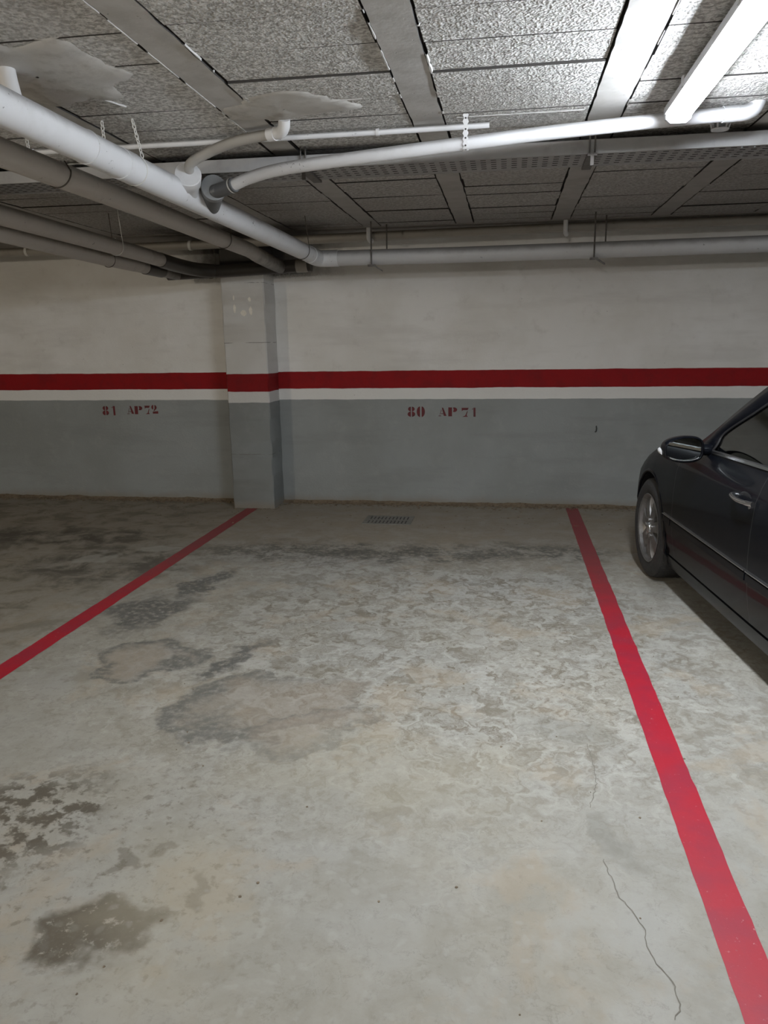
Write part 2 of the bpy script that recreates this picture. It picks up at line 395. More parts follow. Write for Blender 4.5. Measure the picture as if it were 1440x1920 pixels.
# ------------------------------------------------------------------ room shell
def room():
    b = MB(); b.box(X0, X1, Y0, WALL, -.15, 0); fl = struct(b.build('floor', MAT['floor']))
    b = MB(); b.box(X0-.2, X1+.2, WALL, WALL+.2, -.15, CEIL+.2); struct(b.build('wall_back', MAT['wall']))
    b = MB(); b.box(X0-.2, X0, Y0, WALL, -.15, CEIL+.2); struct(b.build('wall_left', MAT['wallo']))
    b = MB(); b.box(X1, X1+.2, Y0, WALL, -.15, CEIL+.2); struct(b.build('wall_right', MAT['wallo']))
    b = MB(); b.box(X0-.2, X1+.2, Y0-.2, Y0, -.15, CEIL+.2); struct(b.build('wall_rear', MAT['wallo']))
    # ceiling slab above, vault blocks between the ribs
    b = MB(); b.box(X0, X1, Y0, WALL, CEIL+.028, CEIL+.2); ce = struct(b.build('ceiling', MAT['gap']))
    blocks, ribs = MB(), MB()
    centres = [.396 + .762*k for k in range(-13, 6)]
    EDGE = 6.62
    def jag(x, y): return (noise.noise((x*3, y*9, 1.3)))*.006
    for i, xc in enumerate(centres):
        if xc < X0+.1 or xc > X1-.1: continue
        rows = []; y = Y0
        while y < EDGE + .001:
            j = jag(xc, y)
            rows.append([(xc-.068+j, y, CEIL+.03), (xc-.068+j, y, CEIL-.002), (xc+.068+jag(xc+9, y), y, CEIL-.002), (xc+.068+jag(xc+9, y), y, CEIL+.03)])
            y += .06
        ribs.grid(rows)
    for i in range(len(centres)-1):
        xa, xb = centres[i]+.068+.010, centres[i+1]-.068-.010
        if xa < X0 or xb > X1: continue
        off = R.uniform(-.03, .03); y = 2.76 + off - .265*37
        while y < EDGE-.02:
            ya, yb = max(y+.003, Y0), min(y+.265-.003, EDGE)
            y += .265
            if yb < Y0+.05: continue
            zc_ = R.uniform(-.004, .004); z = [CEIL + zc_ + R.uniform(-.002, .002) for _ in range(4)]
            s1, s2 = R.uniform(-.004, .004), R.uniform(-.004, .004)
            blocks.add([(xa+s1, ya, z[0]), (xb+s2, ya, z[1]), (xb+s2, yb, z[2]), (xa+s1, yb, z[3])] + [(xa+s1, ya, CEIL+.03), (xb+s2, ya, CEIL+.03), (xb+s2, yb, CEIL+.03), (xa+s1, yb, CEIL+.03)],
                       [(0,1,2,3), (0,4,5,1), (1,5,6,2), (2,6,7,3), (3,7,4,0)])
    def dark_sides(o):  # shade inside the joints, painted onto their side faces
        o.data.materials.append(MAT['gap'])
        for f in o.data.polygons:
            if abs(f.normal.z) < .6: f.material_index = 1
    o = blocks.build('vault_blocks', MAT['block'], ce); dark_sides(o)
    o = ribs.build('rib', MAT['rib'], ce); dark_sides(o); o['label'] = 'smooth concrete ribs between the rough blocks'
    b = MB(); b.box(X0, X1, EDGE+.006, WALL, CEIL-.004, CEIL+.03); b.build('edge_beam', MAT['rib'], ce)
    # white mortar beads in some joints
    bd = MB()
    def bead(p, q, w, gap=.25):
        p, q = Vector(p), Vector(q); n = int((q-p).length/.012); d = (q-p).normalized(); u = Vector((-d.y, d.x, 0)); a = []; c = []
        L = []
        for k in range(n+1):
            x = p + d*(.012*k); nn = noise.noise(x*9); ww = w*(1+1.1*noise.noise(x*30)) if nn > -gap else 0
            if ww > .0005: L.append((x, ww))
            else:
                flush(L, u); L = []
        flush(L, u)
    def flush(L, u):
        if len(L) < 2: return
        bd.grid([[x+u*w+Vector((0,0,.003)), x+u*w*.5-Vector((0,0,.004)), x-u*w*.5-Vector((0,0,.004)), x-u*w+Vector((0,0,.003))] for x, w in L])
    z = CEIL
    xa = .396-.762*2; xb = .396-.762; xc_ = .396
    bead((xa-.072, .9, z), (xa-.072, 3.75, z), .0045, .25)
    bead((xa+.074, 2.0, z), (xa+.074, 2.9, z), .004, .1)
    bead((xb-.072, .9, z), (xb-.072, 3.3, z), .0045, .1)
    bead((xb+.074, 2.6, z), (xb+.074, 3.7, z), .005, .0)
    bead((-.24, 3.62, z), (.30, 3.62, z), .007, .6)
    bead((-.24, 3.10, z), (.1, 3.10, z), .004, .0)
    bead((-1.02, 3.02, z), (-.46, 3.02, z), .005, .5)
    bead((-1.0, 3.28, z), (-.46, 3.28, z), .0045, .3)
    bead((.396+.074, 1.5, z), (.396+.074, 3.6, z), .003, -.1)
    bead((-1.66, 2.9, z), (-1.55, 3.2, z), .005, .6)
    bd.build('mortar_bead', MAT['bead'], ce)
    # smeared plaster patches round the pipe penetrations
    def patch(cx, cy, rx, ry, rot, seed):
        rows = []; n = 40
        for k, (f, dz) in enumerate(((1.0, .004), (.95, -.004), (.75, -.006), (.45, -.009), (.02, -.010))):
            ring = []
            for j in range(n+1):
                a = 2*PI*(j % n)/n
                rr = 1 + .45*noise.noise((math.cos(a)*1.7+seed, math.sin(a)*1.7, seed)) + .12*noise.noise((math.cos(a)*6, math.sin(a)*6, seed))
                x, y_ = math.cos(a)*rx*rr*f, math.sin(a)*ry*rr*f
                ring.append((cx+x*math.cos(rot)-y_*math.sin(rot), cy+x*math.sin(rot)+y_*math.cos(rot), CEIL+dz+.004*noise.noise((x*12, y_*12, seed))))
            rows.append(ring)
        b = MB(); b.grid(rows); b.build('plaster_patch', MAT['plaster'], ce, 60)
    patch(-.93, 3.33, .30, .17, -.2, 3.1)
    patch(-1.68, 2.78, .30, .33, .7, 8.2)
    return fl

FLOOR = room()

def cracks():
    def ribbon(pts, w, mat, name):
        rows = []; P = [Vector((x, y, 0)) for x, y in pts]; fine = []
        for a, b in zip(P, P[1:]):
            n = max(2, int((b-a).length/.012))
            for k in range(n):
                q = a.lerp(b, k/n); fine.append(q + Vector((noise.noise(q*55)*.009, noise.noise(q*55+Vector((7,0,0)))*.006, 0)))
        for i, q in enumerate(fine):
            d = (fine[min(i+1, len(fine)-1)] - fine[max(i-1, 0)]).normalized(); u = Vector((-d.y, d.x, 0))*w*(.6+.8*abs(noise.noise(q*20)))
            rows.append([q+u+Vector((0,0,.0013)), q-u+Vector((0,0,.0013))])
        b = MB(); b.grid(rows); b.build(name, mat, FLOOR)
    main = [(.327,2.756),(.337,2.622),(.333,2.481),(.295,2.319)]
    ribbon(main, .0016, MAT['crack'], 'crack')
    ribbon([(.31,2.075),(.333,1.922),(.365,1.855),(.383,1.8),(.376,1.744),(.393,1.689),(.42,1.637),(.421,1.564),(.396,1.518)], .0016, MAT['crack'], 'crack')
    b = MB()
    for _ in range(46):   # tiny grit specks trodden into the slab
        x, y, s = R.uniform(-1.5, .9), R.uniform(1.35, 4.5), R.uniform(.002, .0055)
        n = 6; ang = R.random()*6
        b.prism([(x+math.cos(ang+2*PI*k/n)*s*R.uniform(.5, 1.3), y+math.sin(ang+2*PI*k/n)*s*R.uniform(.5, 1.2), 0) for k in range(n)], (0, 0, .002))
    g = b.build('floor_grit', MAT['debris']); tag(g, 'tiny dark grit specks scattered over the bay floor', 'grit', kind='stuff')
cracks()

# ------------------------------------------------------------------ painted floor lines
def lines():
    def strip(xa0, xb0, ya, xa1, xb1, yb, label):
        b = MB(); rows = []; n = 160
        for k in range(n+1):
            t = k/n; y = ya+(yb-ya)*t; xl = xa0+(xa1-xa0)*t + noise.noise((y*14, 1, xa0))*.004; xr = xb0+(xb1-xb0)*t + noise.noise((y*14, 5, xa0))*.004
            rows.append([(xl, y, .0012), (xr, y, .0012)])
        b.grid(rows); o = b.build('parking_line', MAT['line']); tag(o, label, 'parking line', 'painted bay lines')
    strip(-2.418, -2.308, -2.0, -2.418, -2.308, 6.838, 'faded dark red floor line running up to the foot of the column')
    strip(.555, .665, -2.0, .555, .665, 7.12, 'bright red scuffed floor line beside the black car')
lines()

# ------------------------------------------------------------------ column
def column():
    t = thing('concrete_column', 'square painted concrete column against the back wall, red band and chipped spots', 'column', (-2.355, 7.0, 0))
    b = MB(); x0, x1, y0, y1 = -.198, .202, -.165, .159; n = 60; rows = []
    for k in range(n+1):
        z = CEIL*k/n; j = lambda s: noise.noise((s*7.3, z*6, 2))*.006 + noise.noise((s*3.3, z*22, 5))*.003
        sh = .006 - .012*k/n
        a, c = .010, .010
        rows.append([(x0+sh+j(1), y1, z), (x0+sh+j(2), y0+a, z), (x0+sh+a+j(3)*.5, y0+j(4)*.3, z), (x1+sh-c+j(5)*.5, y0+j(6)*.3, z), (x1+sh+j(7), y0+c, z), (x1+sh+j(8), y1, z)])
    b.grid(rows); b.build('shaft', MAT['column'], t, 40)
    for px, pz, rx, rz_ in ((-2.436, 1.835, .012, .034), (-2.354, 1.795, .026, .026), (-2.285, 1.812, .016, .034), (-2.292, 1.912, .015, .018), (-2.44, 1.93, .006, .02)):
        m = MB(); k = 18; seed = px*9
        ring = [(px+2.355+math.cos(2*PI*i/k)*rx*(1+.35*noise.noise((math.cos(2*PI*i/k)*2, math.sin(2*PI*i/k)*2, seed))), -.168, pz+math.sin(2*PI*i/k)*rz_*(1+.35*noise.noise((math.cos(2*PI*i/k)*2, math.sin(2*PI*i/k)*2, seed+4)))) for i in range(k)]
        m.prism(ring, (0, .01, 0)); o = m.build('paint_chip', MAT['chip'], t); o['label'] = 'bare pale mortar chip'
column()

# ------------------------------------------------------------------ stencilled bay numbers
def arc(cx, cy, rx, ry, a0, a1, n=14):
    return [(cx+rx*math.cos(math.radians(a0+(a1-a0)*k/n)), cy+ry*math.sin(math.radians(a0+(a1-a0)*k/n))) for k in range(n+1)]
def halves(cx, cy, rx, ry, gap, cut=0):
    return [arc(cx-gap, cy, rx-gap, ry, 90+cut, 270-cut), arc(cx+gap, cy, rx-gap, ry, -90+cut, 90-cut)]
GLYPH = {
 '8': halves(.38, .76, .34, .23, .05) + halves(.38, .26, .39, .26, .05),
 '0': halves(.44, .5, .42, .5, .08),
 '1': [[(.30, 1.0), (.56, 1.0), (.58, .0), (.32, .0)], [(.10, .82), (.26, .96), (.26, .80)]],
 'A': [[(.34, 1.0), (.50, 1.0), (.86, .04), (.56, .04)], [(.29, .80), (.33, .74), (.16, .16), (.11, .16)], [(.0, .08), (.28, .08), (.28, .0), (.0, .0)], [(.26, .34), (.48, .34), (.51, .26), (.24, .26)]],
 'P': [[(.0, 1.0), (.32, 1.0), (.32, .0), (.0, .0)], [(.40, 1.0)] + arc(.50, .74, .26, .26, 90, -90) + [(.40, .50), (.46, .74)]],
 '7': [[(.0, 1.0), (.78, 1.0), (.66, .74), (.16, .74), (.02, .62)], [(.60, .62), (.68, .62), (.56, .18), (.70, .0), (.06, .0), (.40, .14)]],
 '2': [arc(.26, .74, .24, .26, 80, 270), arc(.40, .72, .30, .28, 84, -50) + [(.34, .30), (.28, .34), (.42, .60)], [(.16, .24), (.86, .30), (.86, .0), (.16, .0)]],
}
def lettering(items, label):
    t = thing('stencil_number', label, 'painted number', (items[0][1], WALL, items[0][2]), 0, 'stencilled bay numbers')
    for ch, x, z, h, w in items:
        b = MB()
        for pl in GLYPH[ch]:
            b.prism([(x-items[0][1]+px*w, -.0012, z-items[0][2]+pz*h) for px, pz in pl], (0, .002, 0))
        b.build('stencil_digit' if ch.isdigit() else 'stencil_letter', MAT['stencil'], t)
k = .00498
lettering([('8', -.915, .836, .095, .092), ('0', -.832, .834, .098, .092), ('A', -.625, .841, .079, .086), ('P', -.535, .840, .083, .108), ('7', -.412, .836, .083, .084), ('1', -.326, .836, .084, .075)],
          'dark red stencilled 80 AP 71 on the grey wall of the empty bay')
lettering([('8', -3.985, .851, .092, .088), ('1', -3.895, .850, .092, .08), ('A', -3.722, .862, .080, .084), ('P', -3.642, .861, .080, .108), ('7', -3.535, .862, .083, .072), ('2', -3.466, .866, .085, .082)],
          'dark red stencilled 81 AP 72 on the grey wall left of the column')

# wall hook
b = MB(); b.tube([(.806, WALL, .752), (.803, WALL-.014, .75), (.806, WALL-.018, .735), (.803, WALL-.016, .705), (.797, WALL-.006, .702)], .0055, 8)
tag(b.build('wall_hook', MAT['trim'], None, 40), 'small dark bent nail sticking out of the grey wall near the car', 'hook')

# ------------------------------------------------------------------ floor drain
def drain():
    t = thing('floor_drain', 'dusty rectangular iron drain grate set in the floor by the back wall', 'drain', (-1.0, 6.45, 0))
    b = MB(); w, h = .21, .16
    for x0, x1, y0, y1 in ((-w, w, -h, -h+.025), (-w, w, h-.025, h), (-w, -w+.025, -h+.025, h-.025), (w-.025, w, -h+.025, h-.025)): b.box(x0, x1, y0, y1, .0005, .006)
    b.build('frame', MAT['grate'], t)
    b = MB(); b.box(-w+.02, w-.02, -h+.02, h-.02, .0006, .0016); b.build('pit', MAT['gap'], t)
    b = MB()
    n = 12
    for i in range(n):
        x = -w+.032+i*(2*w-.064)/(n-1); b.box(x-.010, x+.010, -h+.025, h-.025, .001, .005)
    b.box(-w+.025, w-.025, -.012, .012, .001, .0053)
    b.build('grating', MAT['grate'], t)
drain()

# ------------------------------------------------------------------ debris at the foot of the wall
def debris():
    b = MB()
    def flake(x, y, s, z=0):
        a = R.random()*6; n = R.choice((4, 5, 6)); h = s*R.uniform(.15, .5)
        tl = [R.uniform(-.4, .4)*s for _ in range(n)]
        b.prism([(x+math.cos(a+2*PI*k/n)*s*R.uniform(.5, 1.3), y+math.sin(a+2*PI*k/n)*s*R.uniform(.4, 1), max(0.0005, z+tl[k]*.4)) for k in range(n)], (R.uniform(-.2, .2)*s, 0, h))
    for _ in range(1500):
        x = R.uniform(-5.6, 1.5)
        if -2.62 < x < -2.10: continue
        d = abs(R.gauss(0, 1)); y = WALL-.012-d*.06
        flake(x, y, R.uniform(.003, .016), .018*max(0, 1-d))
    for _ in range(60):
        x = R.uniform(-2.6, -2.1); flake(x, 6.83-abs(R.gauss(0, .02)), R.uniform(.003, .009))
    for _ in range(170):
        flake(R.uniform(-4.5, 1.0), R.uniform(6.2, 7.0), R.uniform(.003, .011))
    rows = []; n = 260
    for i in range(n+1):
        x = -8 + 9.4*i/n; q = .5+noise.noise((x*4, 0, 3))*.5 + .25*noise.noise((x*17, 2, 3))
        rows.append([(x, WALL-.03-.05*q, .0006), (x, WALL-.018-.025*q, .012*q+.006), (x, WALL-.001, .03*q+.012)])
    b.grid(rows)
    tag(b.build('dirt_drift', MAT['debris']), 'brown leaf litter and dirt drifted along the foot of the back wall', 'dirt', kind='stuff')
debris()

# ------------------------------------------------------------------ pipes
def mainpt(y):
    A, B = Vector((-1.665, 2.52, 2.285)), Vector((-1.556, 6.4, 2.2)); return A + (B-A)*((y-A.y)/(B.y-A.y))
def band(name, parent, p, d, r, w, mat):
    m = MB(); m.lathe([(-w, r-.003), (-w, r), (w, r), (w, r-.003)], p, d, 28); return m.build(name, mat, parent, 40)

def pipes():
    dmain = (mainpt(6)-mainpt(3)).normalized()
    # big white drain pipe running away from the camera
    t = thing('drain_pipe', 'thick white drain pipe crossing overhead towards the column, with two branch sockets', 'pipe', (0, 0, 0))
    b = MB(); b.tube([mainpt(y) for y in (-1.5, 1, 2, 3, 4, 5, 6, 6.3)], .0625, 32); b.build('pipe', MAT['white'], t, 40)
    for y in (3.02, 3.32, 2.3): band('coupling', t, mainpt(y), dmain, .0655, .004 if y < 3.3 else .05, MAT['white'])
    b = MB(); b.tube([(-1.735, 2.68, CEIL+.002), (-1.728, 2.68, 2.41), (-1.70, 2.665, 2.31)], .030, 20); b.build('inlet', MAT['bright'], t, 40)
    # reducer branch with flat cap
    p0 = mainpt(3.95); cap = Vector((-1.546, 3.78, 2.322)); d = (cap-p0).normalized()
    b = MB(); L = (cap-p0).length
    b.lathe([(0, .052), (L-.075, .056), (L-.065, .064), (L-.003, .064), (L, .061), (L, .002)], p0, d, 32)
    o = b.build('branch_socket', MAT['white'], t, 40); o['label'] = 'white capped reducer'
    # dark socket with grey flange
    p1 = mainpt(4.22); fl = Vector((-1.487, 3.96, 2.286)); d2 = (fl-p1).normalized(); L2 = (fl-p1).length
    b = MB(); b.lathe([(0, .056), (L2-.02, .058), (L2, .058)], p1, d2, 32); o = b.build('branch_socket', MAT['dark'], t, 40); o['label'] = 'dark scraped branch socket'
    b = MB(); b.lathe([(-.03, .062), (.012, .063), (.014, .059), (.014, .001)], fl, d2, 32); q = b.build('flange', MAT['midgrey'], o, 40)
    u = Vector((0, 0, 1)); c = fl + d2*.0145 + u*.022 + Vector((-.02, -.0, 0))
    b = MB(); b.lathe([(0, .019), (.003, .019), (.003, .012), (-.004, .011), (-.004, .0001)], c, d2, 20); b.build('plug', MAT['dark'], o, 40)
    b = MB(); b.tube([fl + Vector((.004, .0, -.016)), (-1.42, 3.92, 2.272), (-1.35, 3.885, 2.284)], .0345, 24); b.build('sleeve', MAT['dark'], o, 40)
    b = MB(); b.lathe([(-.004, .0375), (.004, .0375)], (-1.362, 3.892, 2.282), (.8, -.45, .15), 24); b.build('clip_ring', MAT['chain'], o, 40)
    # thin pipe from the cap up to the ceiling
    t = thing('branch_pipe', 'short curved grey pipe rising from the white capped socket to a ceiling elbow', 'pipe')
    b = MB(); b.tube(spline([(-1.545, 3.795, 2.338), (-1.512, 3.745, 2.362), (-1.40, 3.70, 2.395), (-1.25, 3.63, 2.415), (-1.10, 3.58, 2.420), (-1.03, 3.555, 2.42)]), .0235, 20); b.build('pipe', MAT['tan2'], t, 40)
    b = MB(); b.tube(spline([(-1.07, 3.57, 2.42), (-1.035, 3.557, 2.42)], 3), .029, 20); b.build('collar', MAT['white'], t, 40)
    b = MB(); b.tube(spline([(-1.035, 3.557, 2.42), (-1.005, 3.543, 2.422), (-.985, 3.52, 2.437), (-.977, 3.50, 2.462)]), .026, 20); b.build('elbow', MAT['bright'], t, 40)
    # long white pipe sweeping right
    t = thing('branch_pipe', 'long white pipe sweeping right from the dark socket past the lit lamp', 'pipe')
    b = MB(); b.tube(spline([(-1.375, 3.898, 2.28), (-1.33, 3.88, 2.29), (-1.255, 3.85, 2.305), (-1.10, 3.78, 2.318), (-.87, 3.70, 2.321), (-.559, 3.63, 2.328), (-.205, 3.60, 2.346), (.09, 3.60, 2.367), (.311, 3.60, 2.379), (.635, 3.61, 2.398), (.86, 3.635, 2.412)]), .0285, 24); b.build('pipe', MAT['white'], t, 40)
    b = MB(); b.tube([(.86, 3.635, 2.412), (.915, 3.641, 2.415)], .0325, 24); b.build('collar', MAT['white'], t, 40)
    b = MB(); b.tube(spline([(.915, 3.641, 2.415), (.95, 3.645, 2.417), (.985, 3.65, 2.432), (1.0, 3.652, 2.463)]), .0315, 24); b.build('elbow', MAT['white'], t, 40)
    # wall run
    t = thing('drain_pipe', 'grey white drain pipe running level in front of the back wall, right of the column', 'pipe')
    b = MB(); b.tube([(-1.40, 6.42, 2.195), (-.4, 6.42, 2.19), (1, 6.42, 2.194), (2.2, 6.42, 2.2), (X1, 6.42, 2.205)], .061, 32); b.build('pipe', MAT['wallpipe'], t, 40)
    b = MB(); b.tube(spline([mainpt(6.18), mainpt(6.32), (-1.535, 6.405, 2.197), (-1.46, 6.42, 2.195), (-1.38, 6.42, 2.195)]), .0655, 28); b.build('elbow', MAT['white'], t, 40)
    # three older dusty pipes on the left
    t = thing('drain_pipe', 'dusty beige grey pipe running just left of the thick white drain pipe', 'pipe')
    b = MB(); b.tube([(-1.95, -1.5, 2.28), (-1.952, 2.9, 2.248), (-1.95, 4.1, 2.24), (-1.968, 5.9, 2.222), (-1.99, 6.36, 2.20)], .055, 28); b.build('pipe', MAT['grey'], t, 40)
    b = MB(); b.tube(spline([(-1.978, 6.1, 2.212), (-1.988, 6.4, 2.2), (-1.985, 6.62, 2.188), (-1.97, 6.76, 2.178)]), .058, 24); b.build('elbow', MAT['grey'], t, 40)
    t = thing('drain_pipe', 'dusty brown pipe left of the beige grey one, black at its far end', 'pipe')
    b = MB(); b.tube([(-2.66, -1.5, 2.25), (-2.70, 3.98, 2.208), (-2.745, 5.66, 2.195), (-2.76, 6.2, 2.185)], .054, 28); b.build('pipe', MAT['grey'], t, 40)
    b = MB(); b.tube(spline([(-2.757, 6.05, 2.186), (-2.755, 6.42, 2.176), (-2.70, 6.65, 2.165), (-2.58, 6.76, 2.157)]), .058, 24); b.build('elbow', MAT['darkened'], t, 40)
    t = thing('drain_pipe', 'lowest dark pipe on the left, tucked under the dusty brown one', 'pipe')
    b = MB(); b.tube([(-2.84, -1.5, 2.19), (-2.87, 4.2, 2.152), (-2.90, 5.4, 2.138), (-2.925, 6.76, 2.14)], .05, 28); b.build('pipe', MAT['grey'], t, 40)
    b = MB(); b.tube([(-2.913, 6.1, 2.1389), (-2.919, 6.42, 2.1394)], .056, 24); b.build('coupling', MAT['darkened'], t, 40)
    t = thing('drain_pipe', 'short black collector pipe crossing in front of the column top', 'pipe')
    b = MB(); b.tube([(-3.02, 6.775, 2.145), (-2.5, 6.777, 2.158), (-1.70, 6.777, 2.185)], .055, 28); b.build('pipe', MAT['darkened'], t, 40)
    for x, z in ((-1.98, 2.1755), (-1.78, 2.182), (-2.68, 2.1535)): band('coupling', t, (x, 6.777, z), (1, 0, .02), .0575, .05, MAT['darkened'] if x != -1.78 else MAT['tan'])
    # small pipe high on the wall
    t = thing('water_pipe', 'thin dusty tan pipe high along the back wall behind the drain pipe', 'pipe')
    b = MB(); b.tube([(-8.4, 6.75, 2.36), (-2.8, 6.75, 2.379), (-.9, 6.75, 2.400), (.5, 6.75, 2.412), (X1, 6.75, 2.418)], .038, 20); b.build('pipe', MAT['tan'], t, 40)
    for x in (-4.35, -2.78): band('strap', t, (x, 6.75, 2.377), (1, 0, 0), .042, .012, MAT['chain'])
    for x, z, n in ((-1.17, 2.397, 'left'), (.44, 2.411, 'right')):
        t = thing('drop_pipe', 'short vertical white stub dropping from the ceiling to the tan pipe, ' + ('nearer the column' if n == 'left' else 'nearer the car'), 'pipe')
        b = MB(); b.tube(spline([(x, 6.66, CEIL), (x, 6.66, 2.41), (x, 6.665, 2.372), (x+.01, 6.69, 2.352), (x+.015, 6.73, 2.362)], 5), .018, 16); b.build('stub', MAT['bright'], t, 40)
    # conduit
    t = thing('conduit', 'thin white conduit along the ceiling in front of the cable tray', 'conduit')
    b = MB(); b.tube([(-8, 3.70, 2.437), (-.6, 3.70, 2.437), (-.1, 3.70, 2.44)], .0125, 14); b.build('tube', MAT['white'], t, 40)
    for x in (-.60, -2.3, -3.8): band('clip', t, (x, 3.70, 2.437), (1, 0, 0), .016, .007, MAT['bright'])
MAT['bright'] = plain('clean_white_plastic', (.72, .72, .72), .4)
MAT['tan2'] = pipe_material('warm_grey_pipe', (.40, .39, .365), (.30, .285, .26), None, .7)
pipes()

# ------------------------------------------------------------------ chains, hangers
def link_chain(b, p, q, n, tw=0):
    p, q = Vector(p), Vector(q); d = (q-p)/n; L = d.length*.68
    for i in range(n):
        c = p + d*(i+.5); ax = d.normalized(); u = Vector((1, 0, 0)) if i % 2 else Vector((.25, 1, 0)).normalized()
        u = (u - ax*u.dot(ax)).normalized(); pts = [c + ax*math.cos(a)*L + u*math.sin(a)*.0065 for a in [2*PI*k/12 for k in range(13)]]
        b.tube(pts, .0021, 6, False)
def hangers():
    M0 = mainpt(3.40); d = (mainpt(6)-mainpt(3)).normalized()
    def wrap(b, c, r, th):
        u = Vector((1, 0, 0)); w = d.cross(u)
        b.tube([c + (u*math.cos(a)+w*math.sin(a))*(r+.003) for a in [PI*.25+2*PI*k/40*.75 for k in range(-13, 28)]], th, 6, False)
    b = MB(); link_chain(b, (M0.x+.03, 3.36, CEIL-.002), (M0.x+.045, 3.40, M0.z+.05), 8)
    c0 = M0; pts = [c0 + Vector((math.cos(a)*.0645, 0, math.sin(a)*.0645)) for a in [math.radians(50-k*9) for k in range(26)]]
    b.tube(pts, .0022, 6, False)
    tag(b.build('hanging_chain', MAT['chain'], None, 60), 'white chain looped round the thick white drain pipe left of its capped socket', 'chain', 'white hanging chains')
    b = MB(); link_chain(b, (-1.75, 3.36, CEIL-.002), (-1.755, 3.38, 2.30), 9); link_chain(b, (-1.755, 3.38, 2.30), (-1.90, 3.32, 2.285), 7)
    tag(b.build('hanging_chain', MAT['chain'], None, 60), 'white chain dropping behind the thick white drain pipe', 'chain', 'white hanging chains')
    b = MB(); link_chain(b, (-2.20, 3.5, CEIL-.002), (-2.19, 3.5, 2.355), 6); link_chain(b, (-2.19, 3.5, 2.355), (-1.99, 3.42, 2.318), 9)
    tag(b.build('hanging_chain', MAT['chain'], None, 60), 'leftmost white chain, slack above the beige grey pipe', 'chain', 'white hanging chains')
    # dark wire loops on the older pipes
    def loop(cx, cy, cz, r, label, top=CEIL, sway=0.0, mat='darkchain'):
        b = MB(); b.tube([(cx+r*.6, cy, top), (cx+r*1.02, cy, cz+r*.3)], .003, 6)
        b.tube([(cx+math.cos(a)*(r+.003), cy+sway*math.sin(a), cz+math.sin(a)*(r+.003)) for a in [math.radians(20-k*8) for k in range(38)]], .003, 6, False)
        tag(b.build('wire_hanger', MAT[mat], None, 60), label, 'hanger', 'wire pipe hangers')
    loop(-1.951, 3.32, 2.2455, .055, 'dark strap loop round the near part of the beige grey pipe', 2.30, .02)
    loop(-1.96, 5.35, 2.227, .055, 'thin dark wire round the far part of the beige grey pipe')
    loop(-2.735, 5.3, 2.198, .054, 'pale wire hanger holding the dusty brown pipe', CEIL, 0, 'chain')
    loop(mainpt(6.0).x, 5.95, mainpt(5.95).z, .0625, 'thin wire round the far end of the thick white pipe by its bend', CEIL, 0, 'darkchain')
    loop(-2.905, 5.5, 2.137, .05, 'wire hanger holding the lowest dark pipe at left')
    loop(-2.62, 6.777, 2.155, .055, 'dark wire hanger on the black collector pipe above the column')
    # rods with brackets on the wall run
    for x, lab in ((-1.095, 'dark threaded rod and bent clamp on the wall drain pipe nearer the column'), (.64, 'dark threaded rod and clamp on the wall drain pipe above the car side')):
        t = thing('pipe_hanger', lab, 'hanger', (x, 6.36, 0), 0, 'rod pipe hangers')
        for P_ in (((0, -.012, CEIL+.002), (0, -.012, 2.12)), ((.1, .16, CEIL+.002), (.1, .16, 2.24))):
            b = MB(); b.tube(P_, .006, 8); b.build('rod', MAT['steel'], t, 40)
        b = MB(); b.box(-.03, .03, -.022, .02, 2.117, 2.131)
        b.prism([(.02, -.02, 2.117), (.085, -.015, 2.075), (.085, .02, 2.075), (.02, .02, 2.117)], (0, 0, .012)); b.build('clamp', MAT['steel'], t)
    # perforated band on the white sweeping pipe
    b = MB(); x = -.197; rows = []
    pts = [(3.575, CEIL-.002), (3.572, 2.42), (3.57, 2.385), (3.568, 2.35), (3.574, 2.325), (3.59, 2.316)]
    sp = spline([(0, a, c) for a, c in pts], 6)
    for i, q in enumerate(sp):
        w = .010 + .003*math.sin(i*1.6); rows.append([(x-w, q.y, q.z), (x+w, q.y, q.z)])
    b.grid(rows); o = b.build('perforated_band', MAT['bright'])
    m = o.modifiers.new('s', 'SOLIDIFY'); m.thickness = .002
    for i in (3, 10, 16, 22, 27):
        q = sp[i]; m_ = MB(); m_.lathe([(0, .004), (.0012, .004), (.0012, .0001)], (x, q.y-.0022, q.z), (0, -1, 0), 12); m_.build('hole', MAT['gap'], o)
    tag(o, 'white perforated metal strap holding the long sweeping white pipe', 'strap')
hangers()

